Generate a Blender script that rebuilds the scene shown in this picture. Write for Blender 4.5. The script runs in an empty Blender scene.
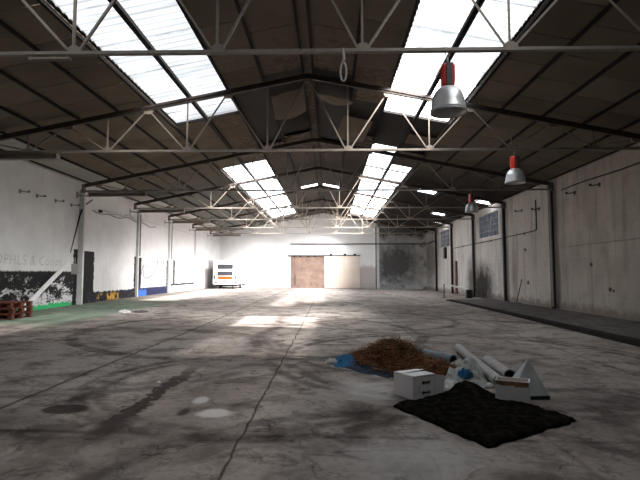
import bpy, bmesh, math, random
from mathutils import Vector, Matrix, Euler, noise as mnoise
random.seed(7)
S = bpy.context.scene
C = S.collection
PI = math.pi
XC = -0.65            # ridge
XL, XR = -11.2, 9.7  # side wall faces
YF, YB = 48.5, -4.0  # far and rear wall faces
def fz(x, y=6.0):                              # the slab falls gently to the right and rises a little down the hall
    t = min(1, max(0, (y - 12) / 16)); return 0.0125 * (7.0 - min(x, 7)) + .09 * t * t * (3 - 2 * t)
def zc(x): return 7.80 - 0.197 * abs(x - XC)  # underside of the ceiling boards

# ------------------------------------------------------------------ materials
class M:
    def __init__(s, name, rough=0.8, metal=0.0, spec=0.3):
        s.m = bpy.data.materials.new(name); s.m.use_nodes = True
        s.t = s.m.node_tree; s.n = s.t.nodes; s.l = s.t.links
        s.b = s.n['Principled BSDF']; s.out = s.n['Material Output']
        s.set('Roughness', rough); s.set('Metallic', metal); s.set('Specular IOR Level', spec)
        s.tc = s.n.new('ShaderNodeTexCoord'); s.P = s.tc.outputs['Object']
        sp = s.n.new('ShaderNodeSeparateXYZ'); s.l.new(s.P, sp.inputs[0])
        s.x, s.y, s.z = sp.outputs
    def plug(s, inp, v):
        if isinstance(v, bpy.types.NodeSocket): s.l.new(v, inp)
        elif isinstance(v, (tuple, list)) and inp.type == 'RGBA': inp.default_value = (*v[:3], 1)
        else: inp.default_value = v
    def set(s, k, v): s.plug(s.b.inputs[k], v)
    def math(s, op, a, b=0.0, clamp=False):
        n = s.n.new('ShaderNodeMath'); n.operation = op; n.use_clamp = clamp
        s.plug(n.inputs[0], a); s.plug(n.inputs[1], b); return n.outputs[0]
    def add(s, a, b): return s.math('ADD', a, b)
    def sub(s, a, b): return s.math('SUBTRACT', a, b)
    def mul(s, a, b): return s.math('MULTIPLY', a, b)
    def mx(s, a, b): return s.math('MAXIMUM', a, b)
    def mn(s, a, b): return s.math('MINIMUM', a, b)
    def step(s, v, lo, hi, a=0.0, b=1.0):
        n = s.n.new('ShaderNodeMapRange'); n.clamp = True
        s.plug(n.inputs[0], v); n.inputs[1].default_value = lo; n.inputs[2].default_value = hi
        n.inputs[3].default_value = a; n.inputs[4].default_value = b; return n.outputs[0]
    def vec(s, x, y, z):
        n = s.n.new('ShaderNodeCombineXYZ')
        for i, v in enumerate((x, y, z)): s.plug(n.inputs[i], v)
        return n.outputs[0]
    def scale(s, sx, sy, sz, off=(0, 0, 0)):
        n = s.n.new('ShaderNodeMapping'); s.l.new(s.P, n.inputs[0])
        n.inputs['Location'].default_value = off; n.inputs['Scale'].default_value = (sx, sy, sz); return n.outputs[0]
    def noise(s, sc=5, det=4, rough=0.55, vec=None, dist=0.0):
        n = s.n.new('ShaderNodeTexNoise'); s.l.new(vec or s.P, n.inputs['Vector'])
        n.inputs['Scale'].default_value = sc; n.inputs['Detail'].default_value = det
        n.inputs['Roughness'].default_value = rough; n.inputs['Distortion'].default_value = dist
        return n.outputs[0]
    def vor(s, sc=5, vec=None, feat='F1'):
        n = s.n.new('ShaderNodeTexVoronoi'); n.feature = feat; s.l.new(vec or s.P, n.inputs['Vector'])
        n.inputs['Scale'].default_value = sc; return n.outputs[0]
    def mix(s, f, a, b):
        n = s.n.new('ShaderNodeMix'); n.data_type = 'RGBA'
        s.plug(n.inputs[0], f); s.plug(n.inputs[6], a); s.plug(n.inputs[7], b); return n.outputs[2]
    def island(s):
        n = s.n.new('ShaderNodeNewGeometry'); return n.outputs['Random Per Island']
    def objrand(s):
        n = s.n.new('ShaderNodeObjectInfo'); return n.outputs['Random']
    def bump(s, h, strength=0.3, dist=0.02):
        n = s.n.new('ShaderNodeBump'); n.inputs['Strength'].default_value = strength
        n.inputs['Distance'].default_value = dist; s.l.new(h, n.inputs['Height']); s.l.new(n.outputs[0], s.b.inputs['Normal'])
    def col(s, c): s.set('Base Color', c)
    # masks ------------------------------------------------------------
    def rect(s, u, v, u0, u1, v0, v1, soft=0.03):
        h = soft
        m = s.mul(s.step(u, u0 - h, u0 + h), s.step(u, u1 - h, u1 + h, 1, 0))
        return s.mul(m, s.mul(s.step(v, v0 - h, v0 + h), s.step(v, v1 - h, v1 + h, 1, 0)))
    def ell(s, u, v, cx, cy, rx, ry, ang=0.0, soft=0.4, nz=None, amp=0.0):
        ca, sa = math.cos(ang), math.sin(ang)
        du, dv = s.sub(u, cx), s.sub(v, cy)
        a = s.add(s.mul(du, ca / rx), s.mul(dv, sa / rx)); b = s.add(s.mul(du, -sa / ry), s.mul(dv, ca / ry))
        d = s.math('SQRT', s.add(s.mul(a, a), s.mul(b, b)))
        if nz is not None: d = s.add(d, s.mul(s.sub(nz, 0.5), amp))
        return s.step(d, 1 - soft, 1 + soft, 1, 0)
    def line(s, u, c, w, soft=0.01):
        return s.step(s.math('ABSOLUTE', s.sub(u, c)), w, w + soft, 1, 0)
    def ring(s, u, v, cx, cy, r, w, soft=0.03):
        du, dv = s.sub(u, cx), s.sub(v, cy)
        d = s.math('SQRT', s.add(s.mul(du, du), s.mul(dv, dv)))
        return s.step(s.math('ABSOLUTE', s.sub(d, r)), w, w + soft, 1, 0)

def simple(name, c, rough=0.7, metal=0.0, var=0.25, sc=6.0, c2=None, bump=0.0):
    m = M(name, rough, metal)
    f = m.step(m.noise(sc, 5), 0.35, 0.7)
    m.col(m.mix(f, c, c2 or tuple(v * (1 - var) for v in c)))
    if bump: m.bump(m.noise(sc * 4, 4), bump, 0.01)
    return m.m

# floor ---------------------------------------------------------------
def mat_floor():
    m = M('concrete_floor', 0.8, spec=0.0)
    x, y = m.x, m.y
    big = m.noise(0.35, 4); mid = m.noise(1.4, 6, 0.6); fine = m.noise(14, 5, 0.65)
    strk = m.noise(1.0, 6, 0.65, m.scale(0.75, 0.9, 1), 1.2)
    c = m.mix(m.step(big, 0.35, 0.65), (0.285, 0.243, 0.216), (0.380, 0.340, 0.313))
    c = m.mix(m.mul(m.step(strk, 0.50, 0.62), 0.55), c, (0.075, 0.058, 0.052))
    c = m.mix(m.mul(m.step(mid, 0.50, 0.66), 0.65), c, (0.085, 0.067, 0.060))
    c = m.mix(m.mul(m.step(mid, 0.46, 0.32), 0.45), c, (0.36, 0.34, 0.33))
    c = m.mix(m.mul(m.step(fine, 0.52, 0.68), 0.5), c, (0.12, 0.105, 0.10))
    c = m.mix(m.mul(m.step(fine, 0.42, 0.28), 0.3), c, (0.42, 0.40, 0.39))
    wob = m.mul(m.sub(m.noise(2.2, 4), 0.5), 0.10)
    xw, yw = m.add(x, wob), m.add(y, wob)
    dirt = m.step(m.noise(3.0, 4), 0.3, 0.55)
    # joints of the slab
    j = m.line(xw, -0.85, 0.006, 0.012)
    for cx, st in ((-3.72, 0.9), (2.1, 0.35), (-6.6, 0.45), (4.9, 0.5)):
        j = m.mx(j, m.mul(m.line(xw, cx, 0.014, 0.03), st))
    for cy, st in ((4.72, 0.75), (10.7, 0.5), (16.7, 0.45), (22.7, 0.4), (28.7, 0.4), (34.7, 0.4)):
        j = m.mx(j, m.mul(m.mul(m.line(yw, cy, 0.014, 0.05), st), dirt))
    c = m.mix(m.mul(j, 0.85), c, (0.045, 0.038, 0.036))
    # oil run along a joint, dark round patch, tyre arcs
    xo = m.add(x, m.mul(m.sub(m.noise(5, 5), 0.5), 0.35))
    oil = m.mul(m.mul(m.line(xo, -2.22, 0.085, 0.04), m.step(m.noise(4, 5, .7), .36, .44)), m.mul(m.step(y, 4.3, 4.8), m.step(y, 7.0, 8.6, 1, 0)))
    oil = m.mx(oil, m.mul(m.ell(x, y, -2.2, 4.9, 0.16, 0.45, 0, 0.4, m.noise(9, 4), 1.4), 0.9))
    oil = m.mx(oil, m.mul(m.ell(x, y, -2.75, 4.75, 0.30, 0.30, 0, 0.4, m.noise(7, 5), 2.4), 0.7))
    oil = m.mx(oil, m.mul(m.ell(x, y, -2.99, 5.47, 0.25, 0.19, 0, 0.10), 0.85))
    oil = m.mx(oil, m.mul(m.ell(x, y, -3.7, 4.9, 0.7, 0.45, 0, 0.7, m.noise(3, 5), 1.5), 0.5))
    oil = m.mx(oil, m.mul(m.ell(x, y, 0.42, 5.5, 0.22, 0.5, 0.3, 0.4, m.noise(6, 4), 1.4), 0.45))
    oil = m.mx(oil, m.mul(m.ell(x, y, 3.2, 6.2, 0.9, 0.3, 0.1, 0.6, m.noise(4, 4), 1.4), 0.5))
    c = m.mix(m.mul(oil, 0.95), c, (0.022, 0.018, 0.017))
    arcs = None
    for cx, cy, r, w, st in ((-1.0, 6.9, 2.3, 0.05, .5), (-1.0, 6.9, 2.05, 0.04, .4), (-4.5, 9.5, 3.6, 0.07, .4), (-4.5, 9.5, 3.35, 0.05, .35),
                             (2.6, 9.2, 3.4, 0.06, .45), (2.6, 9.2, 3.7, 0.05, .4), (0.6, 3.0, 2.5, 0.06, .45), (3.4, 12, 5.2, 0.08, .4),
                             (-2.0, 13.0, 4.4, 0.1, .45), (5.5, 4.5, 2.6, 0.06, .5), (5.8, 4.2, 2.9, 0.06, .45), (1.2, 16.5, 3.0, .08, .4)):
        a = m.mul(m.ring(xw, yw, cx, cy, r, w, 0.10), st)
        arcs = a if arcs is None else m.mx(arcs, a)
    c = m.mix(m.mul(arcs, m.mul(dirt, 1.4)), c, (0.035, 0.028, 0.026))
    # dark worn bands running down the hall
    band = m.mul(m.line(m.add(x, m.mul(m.sub(m.noise(0.8, 4), .5), .8)), -1.9, 0.5, 0.5), 0.28)
    band = m.mx(band, m.mul(m.line(m.add(x, m.mul(m.sub(m.noise(0.8, 4), .5), .8)), 3.4, 0.7, 0.6), 0.28))
    c = m.mix(band, c, (0.14, 0.115, 0.108))
    for sc_, th, st in ((0.55, .012, .55), (1.1, .014, .45), (2.3, .02, .4)):
        n_ = m.noise(sc_, 3, .5, None, 1.6)
        sm = m.mul(m.step(m.math('ABSOLUTE', m.sub(n_, .5)), th * .4, th, 1, 0), m.step(m.noise(sc_ * 1.3, 3, .5, m.scale(1, 1, 1, (7, 3, 0))), .5, .62))
        c = m.mix(m.mul(sm, st), c, (0.035, 0.028, 0.026))
    blot = m.step(m.noise(1.7, 7, .72, m.scale(1, 1, 1, (3, 9, 0))), .56, .64)
    c = m.mix(m.mul(blot, .55), c, (0.06, 0.047, 0.043))
    # pale worn spots
    pale = m.ell(x, y, -1.58, 5.95, 0.085, 0.17, 0, 0.25, m.noise(9, 4), 0.8)
    pale = m.mx(pale, m.ell(x, y, -1.28, 5.42, 0.19, 0.16, 0.2, 0.25, m.noise(7, 4), 0.7))
    pale = m.mx(pale, m.mul(m.ell(x, y, 0.55, 6.6, 0.45, 0.5, 0.2, 0.5, m.noise(4, 5), 1.5), 0.6))
    pale = m.mx(pale, m.mul(m.ell(x, y, 0.75, 4.2, 0.6, 0.5, 0.2, 0.5, m.noise(4, 5), 1.9), 0.5))
    c = m.mix(m.mul(pale, 0.85), c, (0.56, 0.53, 0.52))
    dk = m.ell(x, y, -1.63, 5.45, 0.06, 0.16, 0, 0.3, m.noise(9, 4), 0.8)
    c = m.mix(m.mul(dk, 0.8), c, (0.04, 0.03, 0.03))
    # faded green paint by the left wall
    xg = m.add(x, m.mul(m.sub(m.noise(1.1, 5), 0.5), 1.8)); yg = m.add(y, m.mul(m.sub(m.noise(0.6, 5), 0.5), 2.5))
    g = m.mul(m.step(xg, -7.9, -7.3, 1, 0), m.mul(m.step(yg, 12.6, 14.2), m.step(yg, 21.5, 26.5, 1, 0)))
    c = m.mix(m.mul(m.mul(g, m.step(m.noise(2.4, 5, 0.7), 0.2, 0.5)), 0.8), c, (0.125, 0.185, 0.135))
    m.col(c)
    m.set('Roughness', m.step(mid, 0.3, 0.7, 0.60, 0.9))
    m.bump(m.add(m.mul(fine, 0.5), m.mul(j, -1.2)), 0.35, 0.01)
    return m.m

def mat_platform():
    m = M('kerbed_strip_concrete', 0.9, spec=.0)
    c = m.mix(m.step(m.noise(1.5, 5), .35, .65), (0.17, 0.155, 0.147), (0.11, 0.098, 0.094))
    c = m.mix(m.mul(m.step(m.noise(6, 5), .5, .7), .6), c, (0.07, 0.06, 0.058))
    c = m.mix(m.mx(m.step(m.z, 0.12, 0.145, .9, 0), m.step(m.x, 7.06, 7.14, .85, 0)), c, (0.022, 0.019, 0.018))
    m.col(c); m.bump(m.noise(9, 5), .4, .02); return m.m

def block_lines(m, u, v, bw, bh, wd=0.012):
    row = m.math('FLOOR', m.mul(v, 1 / bh))
    off = m.mul(m.math('MODULO', m.math('ABSOLUTE', row), 2.0), bw / 2)
    fu = m.math('FRACT', m.mul(m.add(u, off), 1 / bw)); fv = m.math('FRACT', m.mul(v, 1 / bh))
    l = m.mx(m.step(fu, 0, wd / bw * 2, 1, 0), m.step(fv, 0, wd / bh * 2, 1, 0))
    return l

def mat_wall_left():
    m = M('white_painted_left_wall', 0.8)
    y, z = m.y, m.z
    n1 = m.noise(1.2, 5); n2 = m.noise(7, 6, .7); n3 = m.noise(3, 5, .65)
    c = m.mix(m.step(n1, .35, .7), (0.80, 0.79, 0.785), (0.70, 0.69, 0.685))
    drip = m.noise(1, 5, .6, m.scale(1, 3.2, 0.25))
    c = m.mix(m.mul(m.step(drip, .58, .72), .25), c, (0.5, 0.48, 0.46))
    c = m.mix(m.mul(m.line(m.add(z, m.mul(m.sub(n1, .5), .1)), 4.85, .012, .02), m.mul(m.step(y, 23, 24), .35)), c, (.35, .33, .32))
    jy = m.add(y, m.mul(m.sub(n2, .5), .35)); jz = m.add(z, m.mul(m.sub(n2, .5), .16))
    # near bay: black, worn to white lower down, green at the foot
    blk = m.rect(y, jz, -10, 21.2, 0.0, 1.74, .03)
    c = m.mix(blk, c, (0.012, 0.012, 0.012))
    spots = m.add(m.mul(m.noise(1.5, 3, .6, m.scale(1, 1.2, 2.0)), .5), m.mul(m.noise(4.2, 6, .8, m.scale(1, 1.3, 2.6)), .5))
    thr = m.step(z, 0.45, 1.75, -0.03, 0.10)
    worn = m.mul(m.step(m.sub(spots, thr), .485, .515), m.mul(blk, m.step(z, 1.45, 1.7, .9, 0)))
    c = m.mix(worn, c, (0.66, 0.65, 0.66))
    c = m.mix(m.mul(m.mul(m.step(m.noise(5, 3), .6, .66), blk), m.step(z, .5, .75, .6, 0)), c, (.45, .28, .34))
    gr = m.rect(y, m.add(z, m.mul(m.sub(n3, .5), .5)), -10, 21.6, 0.0, 0.44, .03)
    c = m.mix(gr, c, (0.03, 0.40, 0.14))
    c = m.mix(m.mul(gr, m.step(n2, .60, .66)), c, (0.5, 0.5, 0.45))
    # black strips beside the ribs
    for yr, wb, top in ((21.15, 1.30, 2.72), (27.55, .62, 2.62), (33.0, .3, 2.55), (39.4, .5, 2.5)):
        b2 = m.rect(jy, z, yr - 0.42 if yr < 22 else yr - .3, yr - .05, 0.2, top, .02)
        b2 = m.mx(b2, m.rect(jy, z, yr + .08, yr + .14 + wb, 0.2, top - .04, .02))
        if yr > 33.5: b2 = m.mul(b2, .7)
        c = m.mix(b2, c, (0.010, 0.010, 0.011))
    b3 = m.rect(jy, z, 34.1, 34.5, 0.9, 2.6, .02)
    c = m.mix(b3, c, (0.02, 0.02, 0.024))
    # second bay: dark band with orange patches
    b = m.rect(y, m.add(jz, m.mul(m.sub(n3, .5), .25)), 21.9, 27.5, 0, 0.78, .03)
    c = m.mix(b, c, (0.016, 0.016, 0.022))
    c = m.mix(m.mul(b, m.mul(m.step(n3, .5, .54), m.mul(m.rect(y, z, 23.0, 25.3, .2, .66, .1), .95))), c, (0.62, 0.36, 0.05))
    c = m.mix(m.mul(b, m.mul(m.step(n2, .6, .64), .5)), c, (.4, .36, .33))
    # third bay: navy band, bright blue at its start
    b = m.rect(y, jz, 27.9, 33.1, 0, 0.80, .03)
    c = m.mix(b, c, (0.022, 0.026, 0.075))
    c = m.mix(m.rect(y, jz, 28.0, 29.2, 0.1, 0.68, .05), c, (0.05, 0.16, 0.55))
    # fourth bay: thin dark line
    c = m.mix(m.rect(y, m.add(jz, m.mul(m.sub(n3, .5), .1)), 33.6, 39.3, 0.78, 0.93, .02), c, (0.02, 0.02, 0.022))
    m.col(c); m.bump(n2, .12, .01); return m.m

def mat_wall_right():
    m = M('dingy_blockwork_right_wall', 0.9, spec=.05)
    y, z = m.y, m.z
    n1 = m.noise(.8, 5); n2 = m.noise(6, 6, .7); n3 = m.noise(2.2, 5, .65)
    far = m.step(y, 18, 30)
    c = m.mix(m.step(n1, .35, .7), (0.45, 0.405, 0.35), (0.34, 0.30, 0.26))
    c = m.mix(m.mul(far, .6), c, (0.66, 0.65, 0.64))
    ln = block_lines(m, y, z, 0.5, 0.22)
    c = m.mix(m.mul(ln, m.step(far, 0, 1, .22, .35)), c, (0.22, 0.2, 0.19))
    drip = m.noise(1, 6, .65, m.scale(1, 2.4, 0.22))
    c = m.mix(m.mul(m.step(drip, .50, .66), .55), c, (0.20, 0.18, 0.165))
    c = m.mix(m.mul(m.step(n3, .56, .70), .4), c, (0.23, 0.20, 0.18))
    c = m.mix(m.mul(m.step(n2, .60, .72), .35), c, (0.2, 0.175, 0.16))
    # grime and bare render at the foot
    ft = m.mul(m.step(m.add(z, m.mul(m.sub(n3, .5), .9)), .28, .52, 1, 0), .75)
    c = m.mix(ft, c, (0.17, 0.14, 0.125))
    c = m.mix(m.mul(m.line(m.add(z, m.mul(m.sub(n1, .5), .05)), 2.75, .012, .02), m.mul(m.step(y, 21, 19), .6)), c, (.15, .13, .12))
    # soot plume by the column and at the far end
    soot = m.ell(y, z, 30.9, .9, 1.9, 1.2, 0, .45, n3, 1.3)
    soot = m.mx(soot, m.mul(m.ell(y, z, 33.2, 1.2, 1.0, 1.3, 0, .6, n3, 1.4), .8))
    soot = m.mx(soot, m.mul(m.ell(y, z, 46.5, 3.2, 3.2, 3.0, 0, .6, n3, 1.0), .8))
    soot = m.mx(soot, m.mul(m.ell(y, z, 25.6, 1.6, .25, 1.4, 0, .6, n3, 1.0), .45))
    c = m.mix(m.mul(soot, .97), c, (0.03, 0.027, 0.027))
    rust = m.mul(m.ell(y, z, 25.3, 1.6, .2, 1.2, 0, .6, n3, 1.2), .5)
    c = m.mix(rust, c, (.26, .16, .1))
    for yy, zz, r in ((18.05, 1.98, .10), (16.9, 1.1, .11), (16.7, 1.05, .07), (24.1, 2.85, .09), (23.8, 1.2, .13), (24.0, 2.8, .1)):
        c = m.mix(m.mul(m.ell(y, z, yy, zz, r, r * .7, 0, .3, n2, 1.2), .9), c, (.05, .045, .04))
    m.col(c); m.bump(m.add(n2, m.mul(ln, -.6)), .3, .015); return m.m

def mat_wall_far():
    m = M('whitewashed_far_wall', 0.9, spec=.05)
    x, z = m.x, m.z
    n1 = m.noise(.6, 5); n2 = m.noise(5, 6, .7); n3 = m.noise(1.4, 6, .65)
    c = m.mix(m.step(n1, .35, .7), (0.82, 0.815, 0.81), (0.74, 0.73, 0.725))
    ln = block_lines(m, x, z, .5, .22)
    c = m.mix(m.mul(ln, .12), c, (.4, .38, .37))
    c = m.mix(m.mul(m.step(n2, .6, .72), .2), c, (.4, .37, .35))
    rt = m.step(x, 4.6, 4.9)
    c = m.mix(m.mul(rt, .5), c, (.42, .41, .40))
    soot = m.mul(m.ell(x, z, 6.6, 2.6, 2.9, 2.6, .3, .6, n3, 1.5), rt)
    soot = m.mx(soot, m.mul(m.step(m.add(z, m.mul(m.sub(n3, .5), 2.0)), 4.7, 5.6), rt))
    soot = m.mx(soot, m.mul(m.mul(m.step(m.noise(1.1, 5), .45, .65), rt), .8))
    c = m.mix(m.mul(soot, .92), c, (.038, .036, .036))
    lo = m.mul(m.rect(x, m.add(z, m.mul(m.sub(n3, .5), 1.2)), 2.9, 4.7, 0, 2.4, .2), .7)
    c = m.mix(lo, c, (.32, .25, .23))
    up = m.mul(m.rect(x, z, 2.5, 4.7, 2.6, 7.5, 1.0), .3)
    c = m.mix(up, c, (.35, .33, .33))
    m.col(c); m.bump(m.add(n2, m.mul(ln, -.6)), .3, .015); return m.m

def mat_ceiling():
    m = M('brown_fibre_ceiling_board', 0.95, spec=.05)
    r = m.island()
    n1 = m.noise(.7, 5); n2 = m.noise(5, 5, .65)
    c = m.mix(m.step(r, 0, 1), (0.185, 0.155, 0.120), (0.140, 0.116, 0.090))
    c = m.mix(m.mul(m.step(n1, .45, .7), .5), c, (0.10, 0.080, 0.062))
    c = m.mix(m.mul(m.step(n2, .55, .75), .3), c, (0.08, 0.068, 0.057))
    damp = m.mul(m.ell(m.x, m.y, -.4, 19.5, 3.4, 6.5, 0, .4, n1, 1.4), .9)
    c = m.mix(m.mul(damp, m.step(n2, .35, .6)), c, (0.060, 0.036, 0.026))
    c = m.mix(m.mul(m.step(m.y, 20, 27), .85), c, (0.075, 0.072, 0.068))
    fa = m.mul(m.step(m.y, 19, 26), m.step(m.x, -1, 2))
    c = m.mix(m.mul(fa, .9), c, (0.026, 0.022, 0.021))
    c = m.mix(m.mul(m.step(m.y, 24, 30), m.step(m.x, -5, -7, 0, .45)), c, (.17, .185, .17))
    c = m.mix(m.step(m.x, -9.9, -10.1, 0, .7), c, (.45, .44, .42))  # strip by the left wall lightened, painting in bounce off that wall
    m.col(c); m.bump(n2, .2, .01); return m.m

def mat_pane(name, trans, emis):
    m = M(name, .5)
    band = m.noise(1, 4, .6, m.scale(.35, 2.2, 1))
    dirty = m.noise(2.0, 6, .7)
    lap = m.math('FRACT', m.mul(m.y, 1 / 1.55))
    lapm = m.mul(m.step(lap, .0, .06, 1, 0), m.step(dirty, .42, .56))
    corr = m.math('FRACT', m.mul(m.y, 1 / .24))
    stripe = m.step(m.math('ABSOLUTE', m.sub(corr, .5)), .18, .44, 0, .62)
    k = m.sub(1.0, m.mul(m.step(band, .46, .66), .5))
    k = m.mul(k, m.sub(1.0, m.mul(stripe, m.step(m.noise(.9, 3), .35, .6, .72, 1))))
    k = m.mul(k, m.sub(1.0, m.mul(lapm, .85)))
    e = m.n.new('ShaderNodeEmission'); m.plug(e.inputs[0], (0.93, 0.97, 1.0)); m.plug(e.inputs[1], m.mul(k, emis))
    t = m.n.new('ShaderNodeBsdfTransparent'); m.plug(t.inputs[0], (1, 1, 1))
    mx = m.n.new('ShaderNodeMixShader'); m.plug(mx.inputs[0], trans)
    m.l.new(e.outputs[0], mx.inputs[1]); m.l.new(t.outputs[0], mx.inputs[2]); m.l.new(mx.outputs[0], m.out.inputs[0])
    return m.m

def mat_lit(name, c, s):
    m = M(name); e = m.n.new('ShaderNodeEmission'); m.plug(e.inputs[0], c)
    m.plug(e.inputs[1], m.mul(m.step(m.noise(2.5, 4), .3, .7, .5, 1.1), s)); m.l.new(e.outputs[0], m.out.inputs[0]); return m.m

def mat_brick():
    m = M('brown_block_infill', .9)
    ln = block_lines(m, m.x, m.z, .42, .2, .014)
    c = m.mix(m.step(m.noise(2.2, 5), .35, .65), (0.30, 0.205, 0.165), (0.20, 0.135, 0.11))
    c = m.mix(m.mul(ln, .7), c, (.10, .075, .065))
    c = m.mix(m.mul(m.step(m.noise(4, 5), .58, .7), .5), c, (.18, .14, .13))
    m.col(c); return m.m

def mat_straw():
    m = M('dry_reddish_straw', .9); r = m.island()
    c = m.mix(m.step(r, 0, 1), (0.13, 0.048, 0.022), (0.28, 0.135, 0.06))
    c = m.mix(m.step(r, .82, .84), c, (0.13, 0.10, 0.045)); m.col(c); return m.m

def mat_metal_paint(name, c, rust=.3, rough=.6):
    m = M(name, rough); n = m.noise(2.5, 6, .7); n2 = m.noise(9, 4)
    k = m.mix(m.step(n, .35, .65), c, tuple(v * .72 for v in c))
    k = m.mix(m.mul(m.step(n2, .56, .70), rust), k, (.13, .065, .038)); m.col(k); return m.m

MT = {}
MT['floor'] = mat_floor(); MT['platform'] = mat_platform()
MT['wl'] = mat_wall_left(); MT['wr'] = mat_wall_right(); MT['wf'] = mat_wall_far()
MT['ceil'] = mat_ceiling()
MT['roof'] = simple('dark_roof_sheet', (.035, .032, .03), .9)
MT['pane'] = mat_pane('ribbed_translucent_sheet', .10, 1.25)
MT['dirtypane'] = mat_pane('grimy_ribbed_sheet', .10, .78)
MT['boostpane'] = mat_pane('boosted_unseen_sheet', .02, 2.6)  # unseen stretch of the near rooflights, glow raised to light the near trusses
MT['farpane'] = mat_pane('bright_translucent_sheet', .45, 4.0)
MT['clear'] = mat_pane('clear_ribbed_sheet', .75, 30.0)
MT['lit'] = mat_lit('bright_roof_light', (.95, .97, 1), 5.0)
MT['glass'] = mat_lit('dusty_blue_window_glass', (.44, .50, .64), .16)
MT['brick'] = mat_brick(); MT['straw'] = mat_straw()
MT['web'] = mat_metal_paint('weathered_beige_steel', (.28, .235, .19), .5)
MT['chord'] = mat_metal_paint('weathered_grey_steel', (.25, .222, .19), .5)
MT['rafter'] = mat_metal_paint('dark_brown_steel', (.055, .043, .037), .5)
MT['purlin'] = mat_metal_paint('blackened_purlin_steel', (.012, .010, .010), .05, .9)
MT['column'] = mat_metal_paint('black_steel_column', (.028, .025, .024), .5)
MT['console'] = mat_metal_paint('brown_steel_console', (.25, .21, .18), .3)
MT['white_rib'] = simple('off_white_rib_paint', (.66, .65, .645), .8, var=.15, sc=3)
MT['white'] = simple('white_paint', (.78, .77, .76), .6, var=.12)
MT['black'] = simple('black_plastic', (.014, .014, .015), .6)
MT['red'] = simple('red_enamel', (.62, .035, .022), .35, var=.2)
MT['alu'] = simple('brushed_aluminium', (.66, .66, .67), .32, metal=.45, var=.15)
MT['alu_in'] = simple('dull_reflector', (.38, .39, .40), .45, metal=.3)
MT['darkgrey'] = simple('dark_grey_casting', (.09, .088, .085), .6)
MT['grey'] = simple('grey_paint', (.34, .34, .34), .7)
MT['strap'] = simple('grey_strap', (.40, .38, .35), .8)
MT['pallet'] = simple('red_brown_wood', (.21, .062, .042), .85, var=.45, sc=9, c2=(.12, .05, .036))
MT['caravan'] = simple('caravan_white', (.80, .80, .80), .4, var=.06, sc=1)
MT['cwin'] = simple('smoked_caravan_window', (.05, .052, .06), .35)
MT['orange'] = simple('orange_stripe', (.55, .085, .006), .5, var=.1)
MT['redlamp'] = simple('red_lens', (.45, .03, .03), .3)
MT['tyre'] = simple('tyre_rubber', (.02, .02, .02), .85)
MT['door_beige'] = simple('beige_door_boards', (.66, .56, .48), .75, var=.1, sc=1.5)
MT['door_grey'] = simple('grey_door_leaf', (.30, .30, .31), .7, var=.3, sc=2)
MT['carton'] = simple('white_carton', (.80, .785, .79), .8, var=.10, sc=4)
MT['carton_in'] = simple('brown_stained_cardboard', (.34, .21, .12), .9, c2=(.17, .085, .04), sc=14)
MT['bluetarp'] = simple('bright_blue_tarpaulin', (.012, .135, .30), .7, var=.6, sc=8)
MT['navytarp'] = simple('navy_tarpaulin', (.004, .012, .038), .8, var=.6, sc=7, c2=(.015, .028, .045))
MT['roll'] = simple('pale_grey_roll', (.33, .32, .31), .7, var=.25, sc=8)
MT['duct'] = simple('blue_grey_roll', (.19, .245, .29), .6, var=.3, sc=8)
MT['sheet'] = simple('crumpled_grey_plastic', (.52, .53, .52), .45, c2=(.24, .25, .24), sc=7)
MT['panel'] = simple('grey_folded_panel', (.33, .345, .345), .6, var=.3, sc=5)
def mat_mat():
    m = M('black_matted_pile', 1.0, spec=.0)
    m.col(m.mix(m.step(m.noise(9, 5, .7), .45, .7), (.005, .005, .0045), (.024, .020, .016)))
    m.bump(m.noise(30, 4), .8, .02); return m.m
MT['mat'] = mat_mat()
MT['rag'] = simple('dirty_white_rag', (.6, .6, .58), .8, var=.4, sc=9)
MT['rust'] = simple('rusty_steel', (.20, .085, .055), .85, var=.4, sc=8)
MT['letter'] = simple('faint_grey_lettering', (.46, .45, .445), .85, var=.0, c2=(.70, .69, .685), sc=3.5)
MT['scrawl'] = simple('dark_scrawl', (.12, .12, .13), .85, c2=(.4, .4, .4), sc=3)
MT['cable'] = simple('black_cable', (.03, .028, .027), .7)
MT['greycable'] = simple('grey_cable', (.28, .27, .265), .7)

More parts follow.
